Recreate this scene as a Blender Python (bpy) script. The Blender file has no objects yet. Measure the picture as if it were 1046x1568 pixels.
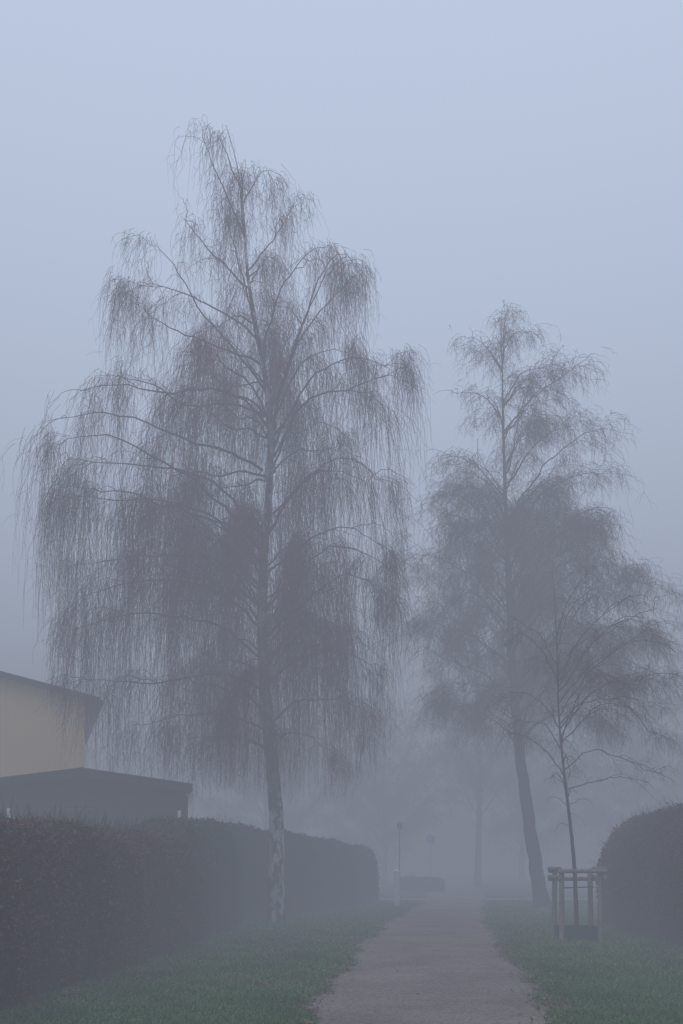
import bpy, math, random
import numpy as np
rng = np.random.default_rng(11)
random.seed(11)
C = bpy.context.scene.collection

# ------------------------------------------------------------ helpers
def mesh_obj(name, V, F, mats, midx=None, smooth=False, parent=None):
    V = np.asarray(V, dtype=np.float32); F = np.asarray(F, dtype=np.int32)
    me = bpy.data.meshes.new(name)
    n, k = F.shape
    me.vertices.add(len(V)); me.vertices.foreach_set('co', V.ravel())
    me.loops.add(n*k); me.loops.foreach_set('vertex_index', F.ravel())
    me.polygons.add(n); me.polygons.foreach_set('loop_start', np.arange(n, dtype=np.int32)*k)
    for m in mats: me.materials.append(m)
    if midx is not None: me.polygons.foreach_set('material_index', np.asarray(midx, dtype=np.int32))
    me.polygons.foreach_set('use_smooth', np.full(n, smooth))
    me.update(calc_edges=True)
    ob = bpy.data.objects.new(name, me); C.objects.link(ob)
    if parent: ob.parent = parent
    return ob

def poly_obj(name, V, F, mat, parent=None, bevel=0):
    me = bpy.data.meshes.new(name); me.from_pydata(V, [], F); me.update()
    me.materials.append(mat)
    ob = bpy.data.objects.new(name, me); C.objects.link(ob)
    if parent: ob.parent = parent
    if bevel:
        b = ob.modifiers.new('bevel', 'BEVEL'); b.width = bevel; b.segments = 2
    return ob

def box(name, x0, x1, y0, y1, z0, z1, mat, parent=None, bevel=0):
    V = [(x0,y0,z0),(x1,y0,z0),(x1,y1,z0),(x0,y1,z0),(x0,y0,z1),(x1,y0,z1),(x1,y1,z1),(x0,y1,z1)]
    F = [(0,3,2,1),(4,5,6,7),(0,1,5,4),(1,2,6,5),(2,3,7,6),(3,0,4,7)]
    return poly_obj(name, V, F, mat, parent, bevel)

def empty(name, loc=(0,0,0)):
    e = bpy.data.objects.new(name, None); C.objects.link(e); e.location = loc; return e

class MB:
    def __init__(s): s.V=[]; s.F=[]; s.M=[]; s.n=0
    def add(s, V, F, m):
        s.V.append(V.reshape(-1,3).astype(np.float32)); F=F.reshape(-1,F.shape[-1]); s.F.append((F+s.n).astype(np.int32)); s.M.append(np.full(F.shape[0], m)); s.n += V.reshape(-1,3).shape[0]
    def tubes(s, P, R, S, m, rough=0):
        N,K,_ = P.shape
        T = np.gradient(P, axis=1); T /= np.linalg.norm(T,axis=2,keepdims=True)+1e-9
        d = np.abs(P[:,-1]-P[:,0]); ax = np.argmin(d,axis=1)
        ref = np.eye(3)[ax][:,None,:]
        A = np.cross(T, ref); A /= np.linalg.norm(A,axis=2,keepdims=True)+1e-9
        B = np.cross(T, A)
        a = np.arange(S)*2*math.pi/S
        RR = R[:,:,None]*np.ones(S)
        if rough: RR = RR*(1+rough*rng.standard_normal(RR.shape))
        V = P[:,:,None,:] + RR[...,None]*(A[:,:,None,:]*np.cos(a)[:,None]+B[:,:,None,:]*np.sin(a)[:,None])
        idx = np.arange(N*K*S).reshape(N,K,S)
        i0 = idx[:,:-1]; i1 = idx[:,1:]
        F = np.stack([i0, np.roll(i0,-1,2), np.roll(i1,-1,2), i1],-1)
        s.add(V, F, m)
    def leaves(s, P, size, m, flat=False, aspect=.55):
        N = len(P)
        a = rng.standard_normal((N,3)); b = rng.standard_normal((N,3))
        if flat: a[:,2]*=.15; b[:,2]*=.15
        a /= np.linalg.norm(a,axis=1,keepdims=True)
        b -= a*(a*b).sum(1,keepdims=True); b /= np.linalg.norm(b,axis=1,keepdims=True)
        sz = size[:,None] if np.ndim(size) else size
        V = np.stack([P-a*sz, P-b*sz*aspect+a*sz*.1, P+a*sz, P+b*sz*aspect+a*sz*.1],1)
        s.add(V, np.arange(N*4).reshape(N,4), m)
    def obj(s, name, mats, smooth=False, parent=None):
        return mesh_obj(name, np.concatenate(s.V), np.concatenate(s.F), mats, np.concatenate(s.M), smooth, parent)

def new_mat(name, cols, scale=3.0, rough=.9, bump=0.0, bscale=None, coord='Object', detail=6, stretch=(1,1,1), island=0.0, spec=.2, pos=(.35,.65), fine=0):
    m = bpy.data.materials.new(name); m.use_nodes = True
    nt = m.node_tree; N = nt.nodes; L = nt.links
    b = N['Principled BSDF']; b.inputs['Roughness'].default_value = rough
    b.inputs['Specular IOR Level'].default_value = spec
    tc = N.new('ShaderNodeTexCoord'); mp = N.new('ShaderNodeMapping'); mp.inputs['Scale'].default_value = stretch
    L.new(tc.outputs[coord], mp.inputs['Vector'])
    nz = N.new('ShaderNodeTexNoise'); nz.inputs['Scale'].default_value = scale; nz.inputs['Detail'].default_value = detail
    nz.inputs['Roughness'].default_value = .65
    L.new(mp.outputs[0], nz.inputs['Vector'])
    r = N.new('ShaderNodeValToRGB'); e = r.color_ramp.elements
    n = len(cols)
    e[0].position = pos[0]; e[0].color = (*cols[0],1); e[1].position = pos[1]; e[1].color = (*cols[-1],1)
    for i in range(1,n-1):
        q = e.new(pos[0]+(pos[1]-pos[0])*i/(n-1)); q.color = (*cols[i],1)
    L.new(nz.outputs['Fac'], r.inputs['Fac'])
    out = r.outputs['Color']
    if fine:
        vz = N.new('ShaderNodeTexVoronoi'); vz.inputs['Scale'].default_value = fine
        L.new(mp.outputs[0], vz.inputs['Vector'])
        mr = N.new('ShaderNodeMapRange'); mr.inputs['To Min'].default_value=.72; mr.inputs['To Max'].default_value=1.28
        sp = N.new('ShaderNodeSeparateColor'); L.new(vz.outputs['Color'], sp.inputs[0]); L.new(sp.outputs[0], mr.inputs['Value'])
        mx = N.new('ShaderNodeVectorMath'); mx.operation='SCALE'; L.new(out,mx.inputs[0]); L.new(mr.outputs[0],mx.inputs['Scale']); out=mx.outputs[0]
    if island:
        g = N.new('ShaderNodeNewGeometry'); mr = N.new('ShaderNodeMapRange')
        mr.inputs['To Min'].default_value = 1-island; mr.inputs['To Max'].default_value = 1+island
        L.new(g.outputs['Random Per Island'], mr.inputs['Value'])
        mx = N.new('ShaderNodeVectorMath'); mx.operation = 'SCALE'
        L.new(out, mx.inputs[0]); L.new(mr.outputs[0], mx.inputs['Scale']); out = mx.outputs[0]
    L.new(out, b.inputs['Base Color'])
    if bump:
        bn = N.new('ShaderNodeTexNoise'); bn.inputs['Scale'].default_value = bscale or scale*4; bn.inputs['Detail'].default_value = 4
        L.new(mp.outputs[0], bn.inputs['Vector'])
        bp = N.new('ShaderNodeBump'); bp.inputs['Strength'].default_value = bump; bp.inputs['Distance'].default_value = .03
        L.new(bn.outputs['Fac'], bp.inputs['Height']); L.new(bp.outputs[0], b.inputs['Normal'])
    return m

# ------------------------------------------------------------ materials
M_grass = new_mat('grass_ground', [(.050,.065,.030),(.055,.090,.034),(.11,.10,.055)], 1.3, .95, .6, 40)
M_blade = new_mat('grass_blade', [(.045,.115,.036),(.085,.195,.055),(.11,.22,.065),(.20,.22,.085)], .55, .7, island=.45, pos=(.3,.7))
M_path  = new_mat('gravel_path', [(.185,.145,.130),(.225,.178,.160),(.265,.212,.192)], .6, .95, .06, 80, detail=4, fine=45)
M_dirt  = new_mat('worn_soil', [(.075,.052,.038),(.125,.090,.065),(.09,.10,.045)], 4, .95, .3, 50)
M_leaf  = new_mat('leaf_litter', [(.10,.05,.03),(.22,.12,.06),(.30,.19,.10)], 9, .8, island=.5)
M_twig  = new_mat('birch_twig', [(.115,.060,.062),(.175,.098,.102)], 2, .8)
M_twig2 = new_mat('tree_twig', [(.090,.056,.054),(.135,.090,.084)], 2, .8)
M_limb  = new_mat('dark_bark', [(.065,.046,.048),(.13,.098,.098)], 6, .9, .6, 30)
M_bark  = new_mat('birch_bark', [(.03,.027,.027),(.10,.09,.088),(.40,.39,.38),(.48,.47,.46)], 2.2, .85, .6, 20, stretch=(2.4,2.4,1.1), pos=(.44,.58))
M_bark2 = new_mat('grey_bark', [(.045,.040,.040),(.10,.09,.085)], 4, .9, .6, 20, stretch=(2,2,.7))
M_beech = new_mat('beech_hedge_leaf', [(.080,.038,.026),(.165,.070,.046),(.062,.072,.034)], .7, .8, island=.6)
M_green = new_mat('evergreen_hedge_leaf', [(.024,.048,.026),(.044,.070,.036),(.080,.056,.042)], .8, .8, island=.5)
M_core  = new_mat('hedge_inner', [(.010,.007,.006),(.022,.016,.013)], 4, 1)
M_purp  = new_mat('purple_hedge_leaf', [(.058,.027,.028),(.110,.050,.046),(.054,.060,.034)], .9, .8, island=.5)
M_wood  = new_mat('dark_timber', [(.036,.025,.025),(.068,.046,.044)], 2, .8, .4, 20, stretch=(.4,1,6))
M_roof  = new_mat('roof_felt', [(.03,.028,.03),(.055,.05,.052)], 5, .9, .3)
M_tile  = new_mat('roof_tile', [(.07,.05,.05),(.12,.085,.08)], 5, .9, .3)
M_yel   = new_mat('yellow_render', [(.82,.58,.29),(.86,.63,.33)], .6, .9, .15, 30)
M_white = new_mat('white_paint', [(.76,.76,.74),(.84,.84,.82)], 6, .6)
M_glass = new_mat('window_glass', [(.03,.035,.04),(.05,.055,.06)], 2, .1, spec=.6)
M_post  = new_mat('weathered_wood', [(.18,.15,.135),(.33,.29,.26)], 5, .9, .5, 25, stretch=(2,2,.4))
M_mesh  = new_mat('green_wrap', [(.012,.045,.035),(.02,.06,.045)], 9, .8)
M_metal = new_mat('galvanised_metal', [(.12,.13,.14),(.18,.19,.20)], 6, .5)
M_blue  = new_mat('blue_sign_face', [(.02,.16,.55),(.03,.18,.6)], 6, .4)

# ------------------------------------------------------------ world / sun / camera
w = bpy.data.worlds.new('World'); bpy.context.scene.world = w; w.use_nodes = True
try: w.cycles.sampling_method = 'NONE'
except Exception as ex: print(ex)
nt = w.node_tree; nt.nodes.clear()
sky = nt.nodes.new('ShaderNodeTexSky'); sky.sky_type='NISHITA'; sky.sun_disc=False
sky.sun_elevation = math.radians(40); sky.sun_rotation = math.radians(215)
b1 = nt.nodes.new('ShaderNodeBackground'); b1.inputs['Strength'].default_value=.12
b2 = nt.nodes.new('ShaderNodeBackground'); b2.inputs['Color'].default_value=(.868,1.025,1.31,1); b2.inputs['Strength'].default_value=1
mx = nt.nodes.new('ShaderNodeMixShader'); mx.inputs[0].default_value=.9
o = nt.nodes.new('ShaderNodeOutputWorld')
nt.links.new(sky.outputs[0], b1.inputs[0]); nt.links.new(b1.outputs[0], mx.inputs[1]); nt.links.new(b2.outputs[0], mx.inputs[2]); nt.links.new(mx.outputs[0], o.inputs[0])

sd = bpy.data.lights.new('sun','SUN'); sd.energy=1.2; sd.angle=math.radians(50); sd.color=(1,.94,.86)
so = bpy.data.objects.new('sun', sd); C.objects.link(so)
so.rotation_euler = (math.radians(50), 0, math.radians(-35))

H = 1.5
cd = bpy.data.cameras.new('camera'); cam = bpy.data.objects.new('camera', cd); C.objects.link(cam)
cam.location=(0,0,H); cam.rotation_euler=(math.radians(90),0,0)
cd.lens=35; cd.sensor_width=36; cd.shift_y=.342; cd.clip_end=5000
bpy.context.scene.camera = cam
vs = bpy.context.scene.view_settings; vs.view_transform='Standard'; vs.look='None'; vs.exposure=0

# ------------------------------------------------------------ fog: absorbing layers with added glow in place of scattered daylight
fog = empty('fog_bank')
def fog_layer(name, z0, z1, half, sig, em):
    m = bpy.data.materials.new(name); m.use_nodes=True; n=m.node_tree; n.nodes.clear()
    ab=n.nodes.new('ShaderNodeVolumeAbsorption'); ab.inputs['Color'].default_value=(0,0,0,1); ab.inputs['Density'].default_value=sig
    e=n.nodes.new('ShaderNodeEmission'); e.inputs['Color'].default_value=(*em,1); e.inputs['Strength'].default_value=sig  # self-emission stands in for airlight, no scattering here
    ad=n.nodes.new('ShaderNodeAddShader'); out=n.nodes.new('ShaderNodeOutputMaterial')
    n.links.new(ab.outputs[0],ad.inputs[0]); n.links.new(e.outputs[0],ad.inputs[1]); n.links.new(ad.outputs[0],out.inputs['Volume'])
    box(name, -half,half,-half,half,z0,z1,m,fog)
fog_layer('low_fog',  -2.0, 5.0, 700, .010, (.004,.003,.000))
fog_layer('mid_fog',  -2.5,14.0, 705, .011, (.085,.085,.095))
fog_layer('high_fog', -3.0,27.0, 710, .016, (.420,.474,.595))

# ------------------------------------------------------------ ground and path
g=2500
ground = poly_obj('grass_ground', [(-g,-g,0),(g,-g,0),(g,g,0),(-g,g,0)], [(0,1,2,3)], M_grass)
PD = np.array([-6, 4, 9.2, 14, 19.05, 24, 28.6, 35, 42, 55, 90.])
PL = np.array([-1.9,-.95,-.34, .02, .50,1.08,1.75,2.75,3.6,4.9,8.0])
PR = np.array([.65, 1.45,2.02,2.48,2.98,3.50,4.08,5.0,6.1,7.6,11.])
def pathL(d): return np.interp(d,PD,PL)+.07*np.sin(d*.9+1)+.04*np.sin(d*2.3)
def pathR(d): return np.interp(d,PD,PR)+.07*np.sin(d*.8+4)+.04*np.sin(d*2.7+1)
dd = np.arange(-6,90,.05)
def wob(t,s): return .035*np.sin(t*3.7+2*s)+.03*np.sin(t*8.3+s)+.05*rng.standard_normal(len(t))
def strip(name, L_, R_, z, mat):
    V=[];F=[]
    for i,(a,l,r) in enumerate(zip(dd,L_,R_)):
        V += [(l,a,z),(r,a,z)]
        if i: k=2*i; F.append((k-2,k-1,k+1,k))
    return poly_obj(name, V, F, mat)
strip('worn_verge', pathL(dd)+wob(dd,3)-.22, pathR(dd)+wob(dd,5)+.28, .004, M_dirt)
strip('gravel_path', pathL(dd)+wob(dd,1)-.0, pathR(dd)+wob(dd,4)+.0, .008, M_path)
xs = np.arange(-14,26,.3); V=[];F=[]
for i,x in enumerate(xs):
    c=40+.04*x; V += [(x,c-1.1+.04*random.gauss(0,1),.012),(x,c+1.2+.04*random.gauss(0,1),.012)]
    if i: k=2*i; F.append((k-2,k,k+1,k-1))
poly_obj('crossing_path', V, F, M_path)

def hedge1x(d): return -4.44+.104*d
H2 = np.array([[-2.75,17.6],[-2.45,21],[-2.25,25],[-.75,30],[1.55,36.6]])
def leftlimit(d): return np.where(d<18, hedge1x(d), np.interp(d,H2[:,1],H2[:,0]))

def blades(n):
    u = rng.random(n)
    d = 1/(1/7.5 + u*(1/38.-1/7.5))
    x = rng.uniform(-1,1,n)*(d*.40+.3)
    ok = (x>leftlimit(d)-.1)&((x<pathL(d)+.12)|(x>pathR(d)-.12))&(x<np.where(d<24,6.4,40))
    e = np.where((x<pathL(d)+.12), pathL(d)+.12-x, x-pathR(d)+.12)
    patch=.5+.5*np.sin(d*1.9+x*2)*np.sin(d*4.1)
    ok &= (e>(.26+.40*patch)*rng.random(n)**1.2)
    cl = np.sin(x*5.1+d*2.3)+np.sin(x*2.2-d*3.7)+np.sin(x*9+d*7)
    ok &= rng.random(n) < .75+.12*cl
    return x[ok], d[ok], cl[ok]
x,d,cl = blades(440000)
n=len(x); h=(.02+.035*rng.random(n)+.007*cl)*(1+.01*d); wd=.0035+.00035*d
a=rng.uniform(0,math.pi,n); ln=rng.standard_normal((n,2))*.03
V=np.zeros((n,3,3))
V[:,0]=np.stack([x-np.cos(a)*wd,d-np.sin(a)*wd,np.zeros(n)],1); V[:,1]=np.stack([x+np.cos(a)*wd,d+np.sin(a)*wd,np.zeros(n)],1)
V[:,2]=np.stack([x+ln[:,0],d+ln[:,1],h],1)
mesh_obj('grass', V.reshape(-1,3), np.arange(n*3).reshape(n,3), [M_blade])

mb=MB()
def scat(n, f):
    d=1/(1/7.5+rng.random(n)*(1/34.-1/7.5)); x=f(d,n); return np.stack([x,d,.014+.02*rng.random(n)],1)
P=[scat(1100,lambda d,n: pathL(d)+rng.standard_normal(n)*.15-.06), scat(1700,lambda d,n: pathR(d)+rng.standard_normal(n)*.18+.08),
   scat(3200,lambda d,n: leftlimit(d)+.1+np.abs(rng.standard_normal(n))*.22), scat(320,lambda d,n: rng.uniform(-4,7,n))]
P=np.concatenate(P); mb.leaves(P, .008+.022*rng.random(len(P))**1.8, 0, flat=True); mb.obj('fallen_leaves',[M_leaf])

# ------------------------------------------------------------ hedges
def hedge(name, line, width, hts, leafmat, nleaf, size, side=-1, r0=.0, r1=1.0, pw=4.5, bulge=.0, ntw=2500, lumpk=1.0, twk=.10):
    line=np.array(line,float); seg=np.r_[0,np.cumsum(np.linalg.norm(np.diff(line,axis=0),axis=1))]; Ltot=seg[-1]
    ph=rng.uniform(0,6,8)
    def surf(u,v,off):
        s=u*Ltot
        x=np.interp(s,seg,line[:,0]); y=np.interp(s,seg,line[:,1])
        tx=np.interp(s+.3,seg,line[:,0])-np.interp(s-.3,seg,line[:,0]); ty=np.interp(s+.3,seg,line[:,1])-np.interp(s-.3,seg,line[:,1])
        l=np.hypot(tx,ty)+1e-6; nx,ny=ty/l*side,-tx/l*side
        hh=np.interp(s,seg,hts)
        e=np.ones_like(s)
        if r0: e=np.where(s<r0,(1-np.clip(1-s/r0,0,1)**2.6)**(1/2.6),e)
        if r1: e=np.where(Ltot-s<r1,(1-np.clip(1-(Ltot-s)/r1,0,1)**2.6)**(1/2.6),e)
        a=v*math.pi; ca,sa=np.cos(a),np.sin(a)
        sx=np.sign(ca)*np.abs(ca)**(2/pw); sz=np.abs(sa)**(2/pw)
        lump=lumpk*(.05*np.sin(s*1.7+ph[0]+3*v)+.035*np.sin(s*4.3+ph[1]+7*v)+.03*np.sin(s*9.1+ph[2])*np.cos(11*v+ph[3])+.02*np.sin(s*17+ph[4])*np.cos(23*v+ph[5]))
        W=(width/2+bulge*np.sin(np.clip(sz,0,1)*math.pi))
        k=(W*e+lump*e-off)*sx
        zz=(hh*(.70+.30*e)+lump*.6-off)*sz
        zz=np.where(sz<.02,0,zz)
        c=width/2
        return np.stack([x+nx*(c-k), y+ny*(c-k), zz],-1)
    mb=MB()
    nu=int(Ltot*4)+2; nv=26
    U,Vv=np.meshgrid(np.linspace(0,1,nu),np.linspace(0,1,nv),indexing='ij')
    G=surf(U,Vv,.15); idx=np.arange(nu*nv).reshape(nu,nv)
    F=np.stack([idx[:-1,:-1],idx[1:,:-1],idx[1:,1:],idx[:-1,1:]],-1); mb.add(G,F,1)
    u=rng.random(nleaf); v=rng.beta(1.0,1.35,nleaf)
    va=np.linspace(0,1,400); ca,sa=np.cos(va*math.pi),np.sin(va*math.pi)
    ex=np.sign(ca)*np.abs(ca)**(2/pw)*width/2; ez=np.abs(sa)**(2/pw)*np.mean(hts)
    al=np.r_[0,np.cumsum(np.hypot(np.diff(ex),np.diff(ez)))]; al/=al[-1]
    v=np.interp(v,al,va)
    P=surf(u,v,rng.gamma(1.6,.045,nleaf)-.04)+rng.standard_normal((nleaf,3))*.02
    P[:,2]=np.maximum(P[:,2],.01)
    keep=(P[:,2]>.35)|(rng.random(nleaf)<.12+2.2*P[:,2])
    P=P[keep]
    mb.leaves(P, size*(.6+.8*rng.random(len(P))), 0)
    u=rng.random(ntw); v=np.interp(rng.beta(1,1.3,ntw),al,va)
    A=surf(u,v,.10+0*u); B=surf(u,v,-.03-twk*rng.random(ntw)**2)+rng.standard_normal((ntw,3))*.06+np.array([0,0,.06])
    K=4; t=np.linspace(0,1,K)[None,:,None]; P=A[:,None]*(1-t)+B[:,None]*t
    R=np.broadcast_to(np.array([.005,.004,.003,.0015]),(ntw,K)); mb.tubes(P,R,3,2)
    ns=int(Ltot*9); u=rng.random(ns); A=surf(u,np.full(ns,.004),.1); A[:,2]=0; A[:,:2]+=rng.standard_normal((ns,2))*.05
    B=A+np.stack([rng.standard_normal(ns)*.06,rng.standard_normal(ns)*.06,np.full(ns,.5)],1); P=A[:,None]*(1-t)+B[:,None]*t
    mb.tubes(P,np.broadcast_to(np.array([.014,.012,.011,.009]),(ns,K)),4,2)
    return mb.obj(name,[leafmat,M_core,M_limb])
hedge('beech_hedge', [(hedge1x(d),d) for d in (3.5,8,13,18)], 1.15, [1.93,1.93,1.93,1.95], M_beech, 160000, .026, r0=.5, r1=.5, ntw=9000, lumpk=1.2, twk=.18)
hedge('evergreen_hedge', H2, 1.2, [2.22,2.32,2.38,2.28,1.95], M_green, 90000, .034, r0=.7, r1=2.1, ntw=2500, lumpk=1.3)
hedge('purple_hedge', [(6.15,4),(6.1,12),(6.05,18),(6.1,24.2)], 2.6, [2.62,2.62,2.62,2.58], M_purp, 120000, .034, side=1, r1=1.8, pw=3.2, bulge=.25, ntw=6500, lumpk=1.5, twk=.18)
hedge('low_hedge', [(2.9,50),(5.3,50.3)], 1.0, [.75,.6], M_green, 5000, .05, r0=.7, r1=.7, ntw=300, side=-1)

# ------------------------------------------------------------ trees
def resample(P,K):
    P=np.array(P,float)
    for _ in range(2):
        Q=[P[0]]
        for a,b in zip(P[:-1],P[1:]): Q += [a*.75+b*.25, a*.25+b*.75]
        Q.append(P[-1]); P=np.array(Q)
    s=np.r_[0,np.cumsum(np.linalg.norm(np.diff(P,axis=0),axis=1))]
    t=np.linspace(0,s[-1],K)
    return np.stack([np.interp(t,s,P[:,i]) for i in range(3)],1)

def build_tree(name, base, trunk, limbs, mats, bottom, sec_per_m=2.2, sec_len=(.6,1.9), hang=(.6,3.2), nper=7, clus_per_sec=3,
               spread=.16, tw=.0045, trunk_r=None, limb_r=.085, sec_up=.35, twiglets=3, droop=.55, hangpow=1.5, sway=.05, twl=(.15,.55), K3=9, topk=.35, clj=.06, wander=.034, trunksec=14, clumpy=1.2, lowk=0):
    mb=MB(); base=np.array(base,float)
    KT=60; T=resample(trunk,KT)
    s=np.linspace(0,1,KT); tr=np.interp(s,[0,.03,.3,.7,1],trunk_r)
    T[1:-1,:2]+=rng.standard_normal((KT-2,2))*.06*np.minimum(tr,.2)[1:-1,None]
    mb.tubes((T+base)[None],tr[None],16,0,rough=.025)
    SA=[];SD=[];LEN=[]
    K=18; LP=[];LR=[]
    for L in limbs:
        P=resample(L,K)
        ln=np.linalg.norm(np.diff(P,axis=0),axis=1).sum()
        nz=np.cumsum(rng.standard_normal((K,3))*wander*ln/5,axis=0); nz-=nz[0]; P=P+nz*np.array([.8,1,1])
        r0=min(limb_r*(.35+ln/7),limb_r*1.25); R=r0*(1-np.linspace(0,1,K))**.9*.92+.005
        LP.append(P);LR.append(R)
        n=max(3,int(ln*sec_per_m))
        tt=rng.uniform(.10,1,n)**.8*(K-1.01); tt[:2]=K-1.5
        for t in tt:
            i=int(t); f=t-i; p=P[i]*(1-f)+P[i+1]*f; tg=P[i+1]-P[i]; tg/=np.linalg.norm(tg)+1e-9
            dv=tg*.7+rng.standard_normal(3)*np.array([.6,.6,.4])+np.array([0,0,sec_up]); dv/=np.linalg.norm(dv)
            SA.append(p);SD.append(dv);LEN.append(rng.uniform(*sec_len)*(1.15-.55*t/K)*min(1,.25+ln/3.2))
    for _ in range(int(trunksec*sec_per_m)):
        t=rng.uniform(.3,.97)*(KT-1.01); i=int(t); dv=rng.standard_normal(3)*np.array([.8,.8,.3])+np.array([0,0,.4]); dv/=np.linalg.norm(dv)
        SA.append(T[i]);SD.append(dv);LEN.append(rng.uniform(*sec_len)*(1.0-.65*t/KT))
    LP=np.array(LP);LR=np.array(LR); mb.tubes(LP+base,LR,6,1,rough=.04)
    SA=np.array(SA);SD=np.array(SD);LEN=np.array(LEN); N=len(SA); K2=9
    t=np.linspace(0,1,K2)[None,:,None]
    P2=SA[:,None]+SD[:,None]*LEN[:,None,None]*t
    P2[:,:,2]-=(droop*LEN[:,None]*(t[...,0]**2.2))
    nz=np.cumsum(rng.standard_normal((N,K2,3))*.03,axis=1); nz-=nz[:,:1]; P2=P2+nz*LEN[:,None,None]
    R2=.008*np.minimum(1,LEN[:,None]/1.2)*(1-t[...,0]*.75)+.002
    mb.tubes(P2+base,R2,4,2)
    # some secondaries carry many hanging twigs, others few -> uneven clumps and gaps
    wgt=rng.gamma(clumpy,1,N)*(1+lowk*np.clip(1-SA[:,2]/T[-1,2],0,1)); ci=rng.choice(N,N*clus_per_sec,p=wgt/wgt.sum()); tt=rng.uniform(.1,1,len(ci))**.7*(K2-1.01); ii=tt.astype(int)
    A=P2[ci,ii]
    D=SD[ci][:,:2]; M=len(A)
    Lc=hang[0]+(hang[1]-hang[0])*rng.random(M)**hangpow
    Lc*=np.interp(A[:,2]/T[-1,2],[0,.55,.8,1],[1,1,.5,topk])
    cnt=np.maximum(1,rng.poisson(nper,M)); ix=np.repeat(np.arange(M),cnt); n=len(ix)
    A=A[ix]+rng.standard_normal((n,3))*np.array([1,1,.7])*clj; Dn=D[ix]+rng.standard_normal((n,2))*.7
    L=Lc[ix]*rng.uniform(.25,1.05,n)
    bt=np.array(bottom); lim=np.interp(A[:,0],bt[:,0],bt[:,1])+rng.gamma(1.3,.50,n)
    L=np.minimum(L,A[:,2]-lim); ok=L>.18; A=A[ok];Dn=Dn[ok];L=L[ok]; n=len(L)
    s=np.linspace(0,1,K3)
    P=np.zeros((n,K3,3))
    ex=(1-np.exp(-2.6*s))[None,:,None]
    P[:,:,:2]=A[:,None,:2]+Dn[:,None]*spread*(.5+np.minimum(L,2.5)[:,None,None]*.45)*ex
    P[:,:,2]=A[:,None,2]-L[:,None]*s[None]**1.12+.10*np.sin(s*math.pi)[None]*np.minimum(L[:,None],.8)
    nz=np.cumsum(rng.standard_normal((n,K3,2))*sway*.35,axis=1); nz-=nz[:,:1]; P[:,:,:2]+=nz*np.minimum(L,1.8)[:,None,None]
    R=tw*(1-.6*s)[None]*rng.uniform(.7,1.15,(n,1))
    mb.tubes(P+base,R,3,2)
    si=rng.integers(0,n,n*twiglets); kk=rng.integers(1,K3-1,len(si)); A=P[si,kk]; m=len(A)
    l=rng.uniform(*twl,m)*np.minimum(1,.4+L[si]*.4); dh=rng.standard_normal((m,2))*.5
    K4=3; s=np.linspace(0,1,K4); Q=np.zeros((m,K4,3))
    Q[:,:,:2]=A[:,None,:2]+dh[:,None]*l[:,None,None]*(s**.7)[None,:,None]
    Q[:,:,2]=A[:,None,2]-l[:,None]*(s**1.4)[None]*.85+.05*l[:,None]*s
    mb.tubes(Q+base,np.broadcast_to(tw*.7*(1-.5*s),(m,K4)),3,2)
    print(name,'strands',n,'twiglets',m)
    return mb.obj(name,mats,smooth=False)

def rot_copies(limbs, axis_x_of_z, n, sc=(.6,.95), zmax=1e9):
    out=[]
    for L in limbs:
        L=np.array(L)
        for _ in range(n if L[0][2]<zmax else 1):
            a=rng.choice([-1,1])*rng.uniform(.5,1.5); k=rng.uniform(*sc); o=L[0].copy()
            Q=L-o; c,s=math.cos(a),math.sin(a)
            R=np.stack([Q[:,0]*c-Q[:,1]*s, Q[:,0]*s+Q[:,1]*c, Q[:,2]],1)*k
            dz=rng.uniform(-1.0,.6); R=R+o; R[:,2]+=dz*.7
            ax=axis_x_of_z(R[0,2]); R[0,0]=ax; R[0,1]=0; out.append(R)
    return out

def to_local(s, ox, oy, pts, dep=None):
    dep = rng.uniform(-.8,.8) if dep is None else dep
    p=np.array(pts,float); X=(p[:,0]-ox)*s; Z=(oy-p[:,1])*s
    f=np.linspace(0,1,len(p))**1.2; reach=abs(X[-1]-X[0])
    return np.stack([X, f*dep*min(1.5,.4+reach*.35), Z],1)

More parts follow.
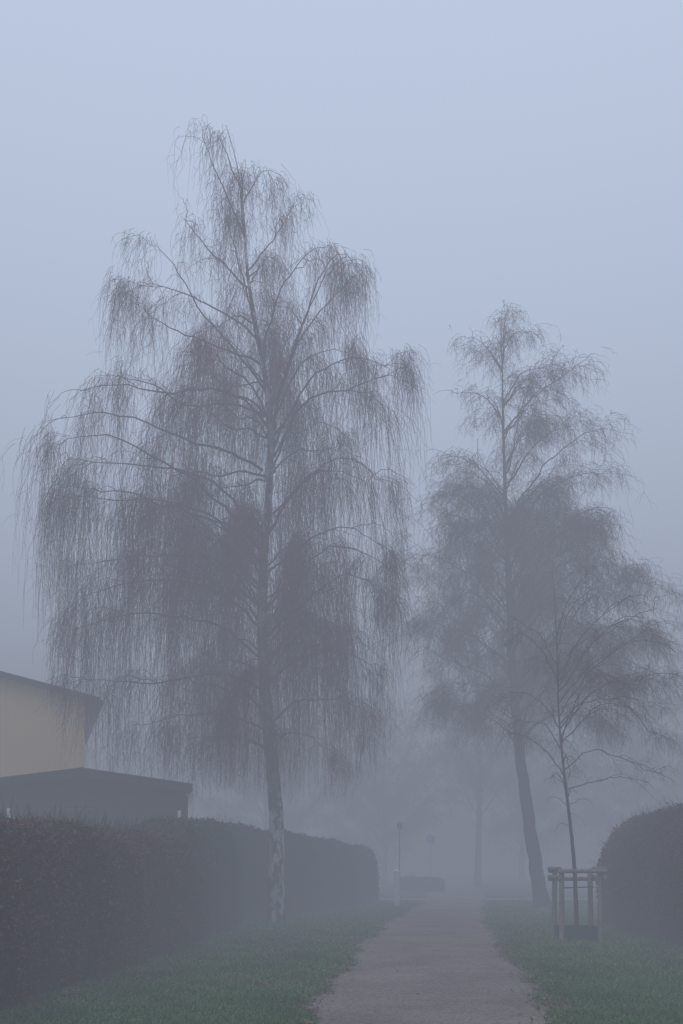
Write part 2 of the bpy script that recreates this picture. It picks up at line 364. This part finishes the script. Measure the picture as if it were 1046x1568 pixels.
# --- weeping birch (20 m tall)
s=.01627; ox,oy=422,1412
trk=[(422,1412),(424,1300),(420,1200),(404,1050),(400,940),(404,850),(412,760),(416,660),(404,560),(388,480),(376,400),(372,310),(362,240),(344,180)]
T=np.array([((x-ox)*s,0,(oy-y)*s) for x,y in trk]); T[:,1]=.25*np.sin(T[:,2]*.4)*np.linspace(0,1,len(T))
axf=lambda z: np.interp(z,T[:,2],T[:,0])
LB=[[(402,720),(370,700),(290,685),(210,655),(150,650),(110,675)],
 [(414,640),(350,620),(300,645),(240,605),(190,595)],
 [(410,655),(385,625),(320,600),(250,625),(190,610),(140,630)],
 [(408,600),(350,510),(300,450),(250,390),(225,380)],
 [(395,520),(340,480),(260,440),(205,438)],
 [(380,440),(320,370),(275,304)],[(374,360),(340,290),(315,240)],[(372,300),(350,235),(336,205)],
 [(373,310),(398,268),(412,278)],[(376,420),(425,365),(446,332)],
 [(416,620),(450,500),(490,400),(535,348),(555,368)],
 [(418,690),(470,560),(535,515),(595,535)],[(418,700),(470,610),(540,605),(618,580)],
 [(400,560),(430,430),(490,360),(512,362)],[(416,680),(445,560),(500,440),(548,392)],
 [(410,790),(480,720),(530,690),(590,725)],[(404,880),(470,820),(530,790),(585,830)],
 [(404,850),(330,760),(220,705),(120,675),(82,695)],[(404,870),(350,790),(250,770),(105,775)],
 [(400,930),(330,860),(240,840),(110,860)],[(400,960),(330,900),(230,880),(105,915)],
 [(402,1010),(340,960),(240,940),(115,980)],[(405,1060),(350,1030),(270,1050),(150,1050)],
 [(400,900),(340,820),(230,760),(85,745)],[(404,820),(330,740),(240,720),(110,720)],
 [(400,980),(460,920),(530,890),(588,930)],[(404,1050),(460,1010),(520,1000),(575,1020)],
 [(404,940),(460,860),(520,830),(585,870)],[(404,1010),(450,960),(500,940),(560,970)],
 [(402,560),(330,540),(260,520),(218,490)],
 [(408,1120),(350,1085),(290,1090),(200,1100)],[(408,1110),(450,1070),(500,1070),(550,1100)]]
limbs=[to_local(s,ox,oy,L) for L in LB]
limbs+=rot_copies(limbs,axf,2,(.5,.9),zmax=13.5)
bt=[(50,960),(75,1000),(110,1110),(150,1200),(230,1225),(350,1225),(480,1235),(550,1210),(585,1140),(605,1040),(618,780),(650,660)]
bot=[((x-ox)*s,(oy-y)*s) for x,y in bt]
build_tree('weeping_birch_tree',(-1.64,24.8,0),T,limbs,[M_bark,M_limb,M_twig],bot,sec_per_m=2.5,clus_per_sec=6,nper=4.2,sec_len=(.5,1.7),
           hang=(.5,6.4),hangpow=1.05,trunk_r=[.27,.21,.14,.055,.006],limb_r=.032,tw=.0041,twiglets=2,clj=.13,spread=.20,sway=.07,wander=.04,trunksec=8,clumpy=2.0,lowk=.9)

# --- second birch on the right (19 m)
s=.0214; ox,oy=830,1390
trk=[(830,1390),(815,1290),(800,1190),(788,1080),(780,950),(775,800),(772,680),(770,580),(768,520),(765,492)]
T=np.array([((x-ox)*s,0,(oy-y)*s) for x,y in trk]); axf2=lambda z: np.interp(z,T[:,2],T[:,0])
T[:,1]=.2*np.sin(T[:,2]*.5)*np.linspace(0,1,len(T))
LB=[[(768,570),(745,530),(720,525)],[(768,550),(785,510),(803,502)],[(770,640),(740,600),(705,600)],[(772,660),(820,600),(872,572)],
 [(772,620),(800,575),(850,580)],[(774,760),(730,700),(695,690)],[(775,800),(840,720),(890,680),(928,675)],[(775,740),(830,670),(876,628)],
 [(776,860),(720,800),(668,770)],[(778,900),(850,800),(900,770),(940,800)],[(780,940),(720,880),(655,860)],[(780,960),(860,880),(920,860),(962,890)],
 [(784,1020),(720,960),(650,940)],[(786,1040),(850,960),(930,935),(1015,965)],[(788,1080),(730,1030),(665,1015)],[(790,1100),(860,1020),(940,1000),(1010,1035)],
 [(795,1130),(740,1090),(680,1075)],[(797,1130),(860,1080),(930,1070),(1000,1100)],[(775,820),(735,760),(708,740)],[(778,920),(740,850),(690,820)],
 [(784,1000),(830,930),(880,900),(915,910)],[(788,1060),(820,1000),(860,990)],[(775,850),(800,780),(830,750)],
 [(776,880),(810,800),(860,770),(890,790)],[(776,800),(750,740),(725,730)],[(780,980),(740,920),(680,900)],[(774,720),(800,660),(830,650)],[(776,840),(830,760),(880,740),(915,750)],
 [(790,1090),(750,1050),(700,1050)],[(782,960),(820,900),(870,880)],[(788,1070),(850,1010),(910,980),(970,1000)],[(786,1040),(850,970),(930,900),(985,915)],[(780,930),(840,860),(900,820),(950,840)]]
limbs=[to_local(s,ox,oy,L) for L in LB]; limbs+=rot_copies(limbs,axf2,2,(.6,1.0))
bot=[((x-ox)*s,(oy-y)*s) for x,y in [(640,1090),(670,1160),(740,1175),(800,1150),(860,1150),(960,1160),(1000,1110),(1040,1060)]]
build_tree('birch_tree',(6.57,32.6,0),T,limbs,[M_bark2,M_limb,M_twig2],bot,sec_per_m=3.0,sec_len=(.7,2.2),clus_per_sec=7,nper=3.2,
           hang=(.3,2.3),trunk_r=[.31,.24,.16,.06,.006],limb_r=.034,tw=.0048,spread=.40,sec_up=.35,sway=.14,twl=(.2,.7),twiglets=3,K3=7,droop=.45,clj=.18,wander=.05,topk=.5,clumpy=2.5,trunksec=8)

# --- young tree in the guard (about 7.5 m)
s=.01266; ox,oy=888,1440
trk=[(888,1440),(886,1340),(878,1260),(868,1180),(860,1100),(858,1000),(855,930),(850,870)]
T=np.array([((x-ox)*s,0,(oy-y)*s) for x,y in trk]); axf3=lambda z: np.interp(z,T[:,2],T[:,0])
LB=[[(868,1180),(910,1140),(970,1165),(1025,1185)],[(864,1140),(920,1080),(985,1080),(1030,1110)],[(860,1100),(910,1020),(970,980),(1025,990)],
 [(858,1040),(900,960),(960,930)],[(858,1000),(890,920),(925,890)],[(870,1190),(830,1130),(790,1130)],[(862,1120),(820,1060),(780,1060)],[(858,1020),(830,960),(800,940)],
 [(872,1210),(940,1180),(985,1200)],[(860,1080),(930,1000),(1010,960)],[(862,1110),(930,1040),(1020,1040)],[(860,1060),(910,980),(990,950)]]
limbs=[to_local(s,ox,oy,L) for L in LB]; limbs+=rot_copies(limbs,axf3,1,(.5,.9))
bot=[((x-ox)*s,(oy-y)*s) for x,y in [(780,1170),(860,1200),(940,1200),(1000,1220),(1040,1200)]]
build_tree('young_tree',(4.56,19.3,0),T,limbs,[M_bark2,M_limb,M_twig2],bot,sec_per_m=5,sec_len=(.35,1.1),clus_per_sec=7,nper=3,
           hang=(.2,1.3),trunk_r=[.055,.045,.032,.012,.003],limb_r=.012,tw=.0020,spread=.40,sec_up=.25,sway=.14,twl=(.1,.4),K3=6,clj=.1,wander=.05,clumpy=2.5,trunksec=3)

# --- generic upright trees in the distance
def generic(h, rad, z0, n):
    T=np.array([(0,0,0),(.15,0,h*.25),(-.1,.1,h*.5),(.1,0,h*.75),(0,0,h)]); limbs=[]
    for i in range(n):
        f=rng.random()**.9; z=z0+(h*.93-z0)*f; a=rng.uniform(0,2*math.pi); r=rad*(math.sin(math.pi*min(1,.22+f*.75)))*rng.uniform(.7,1.1)
        up=r*rng.uniform(.5,1.1); c,sn=math.cos(a),math.sin(a)
        limbs.append(np.array([(0,0,z-up*.4),(c*r*.4,sn*r*.4,z+up*.05),(c*r*.8,sn*r*.8,z+up*.45),(c*r,sn*r,z+up*.6)]))
    return T,limbs
objs=[]
for (x,d,h,rad,z0) in [(8.2,60,27,6.5,5),(13,72,18,6,2.5),(3.0,70,13,6,1.2),(-5,66,12,6,1.0),(-33,64,17,6,3),(22,74,16,6,2)]:
    T,limbs=generic(h,rad,z0,70)
    o=build_tree('distant_trees',(x,d,0),T,limbs,[M_bark2,M_twig2,M_twig2],[(-20,.6),(20,.6)],sec_per_m=2.4,sec_len=(.8,2.4),clus_per_sec=4,nper=4,
       hang=(.3,1.3),trunk_r=[.26,.20,.14,.08,.02],limb_r=.035,tw=.010,spread=.6,sec_up=.5,sway=.15,twiglets=2,twl=(.3,.8),droop=.1,K3=5,clumpy=2.5,clj=.25)
    objs.append(o)
with bpy.context.temp_override(active_object=objs[0],selected_editable_objects=objs,object=objs[0]):
    bpy.ops.object.join()

# ------------------------------------------------------------ wooden shed
sh=empty('wooden_shed')
x0,x1,y0,y1=-8.45,-3.66,23.6,26.2; px,pz,ez=-6.06,3.60,3.24
a_=math.radians(9.5); ca,sa=math.cos(a_),math.sin(a_)
sh.rotation_euler=(0,0,a_); sh.location=(x1-(x1*ca-y0*sa), y0-(x1*sa+y0*ca), 0)
def ztop(x): return pz-.03-(pz-ez)*(abs(x-px)/((px-x0+.3) if x<px else (x1+.12-px)))
poly_obj('backing',[(x0+.03,y0+.03,0),(x1-.03,y0+.03,0),(x1-.03,y0+.03,ztop(x1)),(px,y0+.03,pz-.03),(x0+.03,y0+.03,ztop(x0)),
   (x0+.03,y1,0),(x1-.03,y1,0),(x1-.03,y1,ztop(x1)),(px,y1,pz-.03),(x0+.03,y1,ztop(x0))],[(0,1,2,3,4),(9,8,7,6,5),(1,6,7,2),(0,4,9,5),(2,7,8,3),(3,8,9,4)],M_wood,sh)
z=.05; i=0
while z<3.50:
    zt=z+.135; a,b=x0,x1
    if zt>3.22:
        k=(zt-3.22)/(3.57-3.22); a=x0+(px-x0)*k; b=x1+(px-x1)*k
    if b-a>.3:
        V=[(a,y0-.022,z),(b,y0-.022,z),(b,y0+.02,z),(a,y0+.02,z),(a,y0-.004,zt),(b,y0-.004,zt),(b,y0+.02,zt),(a,y0+.02,zt)]
        F=[(0,3,2,1),(4,5,6,7),(0,1,5,4),(1,2,6,5),(2,3,7,6),(3,0,4,7)]
        poly_obj('board_%d'%i,V,F,M_wood,sh)
    if zt<3.12: box('side_board_%d'%i,x1-.02,x1+.02,y0+.025,y1,z,zt-.008,M_wood,sh)
    z+=.145;i+=1
def slab(name,xa,za,xb,zb,ya,yb,th,mat,par):
    V=[(xa,ya,za),(xb,ya,zb),(xb,yb,zb),(xa,yb,za),(xa,ya,za+th),(xb,ya,zb+th),(xb,yb,zb+th),(xa,yb,za+th)]
    F=[(0,3,2,1),(4,5,6,7),(0,1,5,4),(1,2,6,5),(2,3,7,6),(3,0,4,7)]
    return poly_obj(name,V,F,mat,par)
slab('roof_left',x0-.3,ez-.02,px-.001,pz,y0-.3,y1+.1,.07,M_roof,sh); slab('roof_right',px+.001,pz,x1+.12,ez+.02,y0-.3,y1+.1,.07,M_roof,sh)
slab('fascia_left',x0-.3,ez-.14,px-.001,pz-.12,y0-.325,y0-.302,.2,M_wood,sh); slab('fascia_right',px+.001,pz-.12,x1+.12,ez-.10,y0-.325,y0-.302,.2,M_wood,sh)
box('corner_board',x1+.024,x1+.16,y0-.06,y0+.06,0,3.12,M_white,sh,.01)
box('wall_lamp',-7.75,-7.67,y0-.10,y0-.025,2.52,2.74,M_white,sh,.01); box('wall_lamp_right',-3.88,-3.80,y0-.10,y0-.025,2.5,2.72,M_white,sh,.01)
box('window_frame',-6.6,-5.75,y0-.06,y0-.024,1.3,2.26,M_white,sh,.005); box('window_pane',-6.55,-5.80,y0-.066,y0-.0605,1.35,2.21,M_glass,sh)

# ------------------------------------------------------------ yellow house
ho=empty('yellow_house')
X0,X1,Y0,Y1=-19.2,-7.74,30.0,40.0; XR=(X0+X1)/2; ZE=6.40; SL=.225; ZR=ZE+(X1-XR)*SL
ang=math.radians(17); ca,sa=math.cos(ang),math.sin(ang)
ho.rotation_euler=(0,0,ang); ho.location=(X1-(X1*ca-Y0*sa), Y0-(X1*sa+Y0*ca), 0)
poly_obj('walls',[(X0,Y0,0),(X1,Y0,0),(X1,Y0,ZE),(XR,Y0,ZR),(X0,Y0,ZE),(X0,Y1,0),(X1,Y1,0),(X1,Y1,ZE),(XR,Y1,ZR),(X0,Y1,ZE)],
 [(0,1,2,3,4),(9,8,7,6,5),(1,6,7,2),(0,4,9,5),(2,7,8,3),(3,8,9,4)],M_yel,ho)
e=.42
slab('roof_right',XR+.001,ZR+.012,X1+e,ZE-e*SL+.012,Y0-.35,Y1+.35,.12,M_tile,ho); slab('roof_left',X0-e,ZE-e*SL+.012,XR-.001,ZR+.012,Y0-.35,Y1+.35,.12,M_tile,ho)
slab('verge_right',XR+.001,ZR-.03,X1+e,ZE-e*SL-.03,Y0-.38,Y0-.352,.15,M_wood,ho); slab('verge_left',X0-e,ZE-e*SL-.03,XR-.001,ZR-.03,Y0-.38,Y0-.352,.15,M_wood,ho)
box('gutter',X1+e,X1+e+.12,Y0-.35,Y1+.35,ZE-e*SL-.06,ZE-e*SL+.05,M_metal,ho,.02)
for k,(wx,wz) in enumerate([(-13.2,4.2),(-16.8,4.2),(-13.2,1.1),(-16.8,1.1)]):
    box('window_frame_%d'%k,wx-.65,wx+.65,Y0-.05,Y0-.003,wz,wz+1.3,M_white,ho,.01); box('window_pane_%d'%k,wx-.57,wx+.57,Y0-.058,Y0-.0505,wz+.08,wz+1.22,M_glass,ho)
    box('sill_%d'%k,wx-.7,wx+.7,Y0-.13,Y0-.003,wz-.06,wz-.003,M_white,ho,.01)
for k,wy in enumerate([32.5,36.5]):
    box('side_window_%d'%k,X1+.003,X1+.05,wy-.6,wy+.6,4.2,5.4,M_white,ho,.01); box('side_pane_%d'%k,X1+.0505,X1+.058,wy-.52,wy+.52,4.28,5.32,M_glass,ho)

# ------------------------------------------------------------ tree guard
tg=empty('tree_guard'); gx,gy=4.56,19.3
def rod(name,a,b,r,mat,par,S=12,taper=1.0,pts=6):
    mb=MB(); t=np.linspace(0,1,pts)[:,None]; P=np.array(a)*(1-t)+np.array(b)*t
    P=np.concatenate([P[:1],P,P[-1:]])
    P[0]-= (P[-1]-P[0])*1e-4; P[-1]+=(P[-1]-P[0])*1e-4
    R=np.r_[1e-4,np.linspace(r,r*taper,pts),1e-4]
    mb.tubes(P[None],R[None],S,0,rough=.015); return mb.obj(name,[mat],smooth=False,parent=par)
q=.36
for i,(ax,ay) in enumerate([(-q,-q),(q,-q),(q,q),(-q,q)]):
    rod('post_%d'%i,(gx+ax*1.02,gy+ay*1.02,0),(gx+ax*.98+random.uniform(-.02,.02),gy+ay*.98,1.36+random.uniform(-.02,.03)),.052,M_post,tg)
for j,z in enumerate([1.33,1.17]):
    for i,(a,b) in enumerate([((-q-.1,-q-.075),(q+.1,-q-.075)),((-q-.1,q+.075),(q+.1,q+.075)),((-q-.075,-q-.1),(-q-.075,q+.1)),((q+.075,-q-.1),(q+.075,q+.1))]):
        zz=z+(.045 if i>1 else 0)
        if j==1 and i==0: continue
        rod('rail_%d_%d'%(j,i),(gx+a[0],gy+a[1],zz),(gx+b[0],gy+b[1],zz),.04,M_post,tg)
for i,(xa,xb,ya,yb) in enumerate([(-q+.05,q-.05,-q-.01,-q+.01),(-q+.05,q-.05,q-.01,q+.01),(-q-.01,-q+.01,-q+.05,q-.05),(q-.01,q+.01,-q+.05,q-.05)]):
    box('root_wrap_%d'%i,gx+xa,gx+xb,gy+ya,gy+yb,0,.26,M_mesh,tg)
rod('tie',(gx-.34,gy,1.0),(gx+.34,gy+.02,1.02),.012,M_mesh,tg)

# ------------------------------------------------------------ small furniture
wp=empty('white_gate_post'); box('shaft',1.80,2.0,34.2,34.4,0,1.18,M_white,wp,.012)
poly_obj('cap',[(1.78,34.18,1.183),(2.02,34.18,1.183),(2.02,34.42,1.183),(1.78,34.42,1.183),(1.90,34.3,1.28)],[(0,3,2,1),(0,1,4),(1,2,4),(2,3,4),(3,0,4)],M_white,wp)
lp=empty('path_lamp_post'); rod('pole',(2.3,39.5,0),(2.3,39.5,2.85),.032,M_metal,lp,taper=.7)
box('lantern',2.20,2.40,39.4,39.6,2.80,3.02,M_metal,lp,.02)
poly_obj('lantern_roof',[(2.16,39.36,3.022),(2.44,39.36,3.022),(2.44,39.64,3.022),(2.16,39.64,3.022),(2.3,39.5,3.10)],[(0,3,2,1),(0,1,4),(1,2,4),(2,3,4),(3,0,4)],M_metal,lp)
ts=empty('traffic_sign'); rod('pole',(5.0,56,0),(5.0,56,3.0),.018,M_metal,ts)
def disc(name,c,r,th,mat,par,n=32):
    V=[(c[0]+r*math.cos(a*2*math.pi/n),c[1]+y,c[2]+r*math.sin(a*2*math.pi/n)) for y in (0,th) for a in range(n)]
    F=[tuple(range(n)),tuple(range(2*n-1,n-1,-1))]+[(i,n+i,n+(i+1)%n,(i+1)%n) for i in range(n)]
    return poly_obj(name,V,F,mat,par)
disc('rim',(5.0,55.94,2.80),.28,.012,M_white,ts); disc('face',(5.0,55.93,2.80),.26,.009,M_blue,ts)
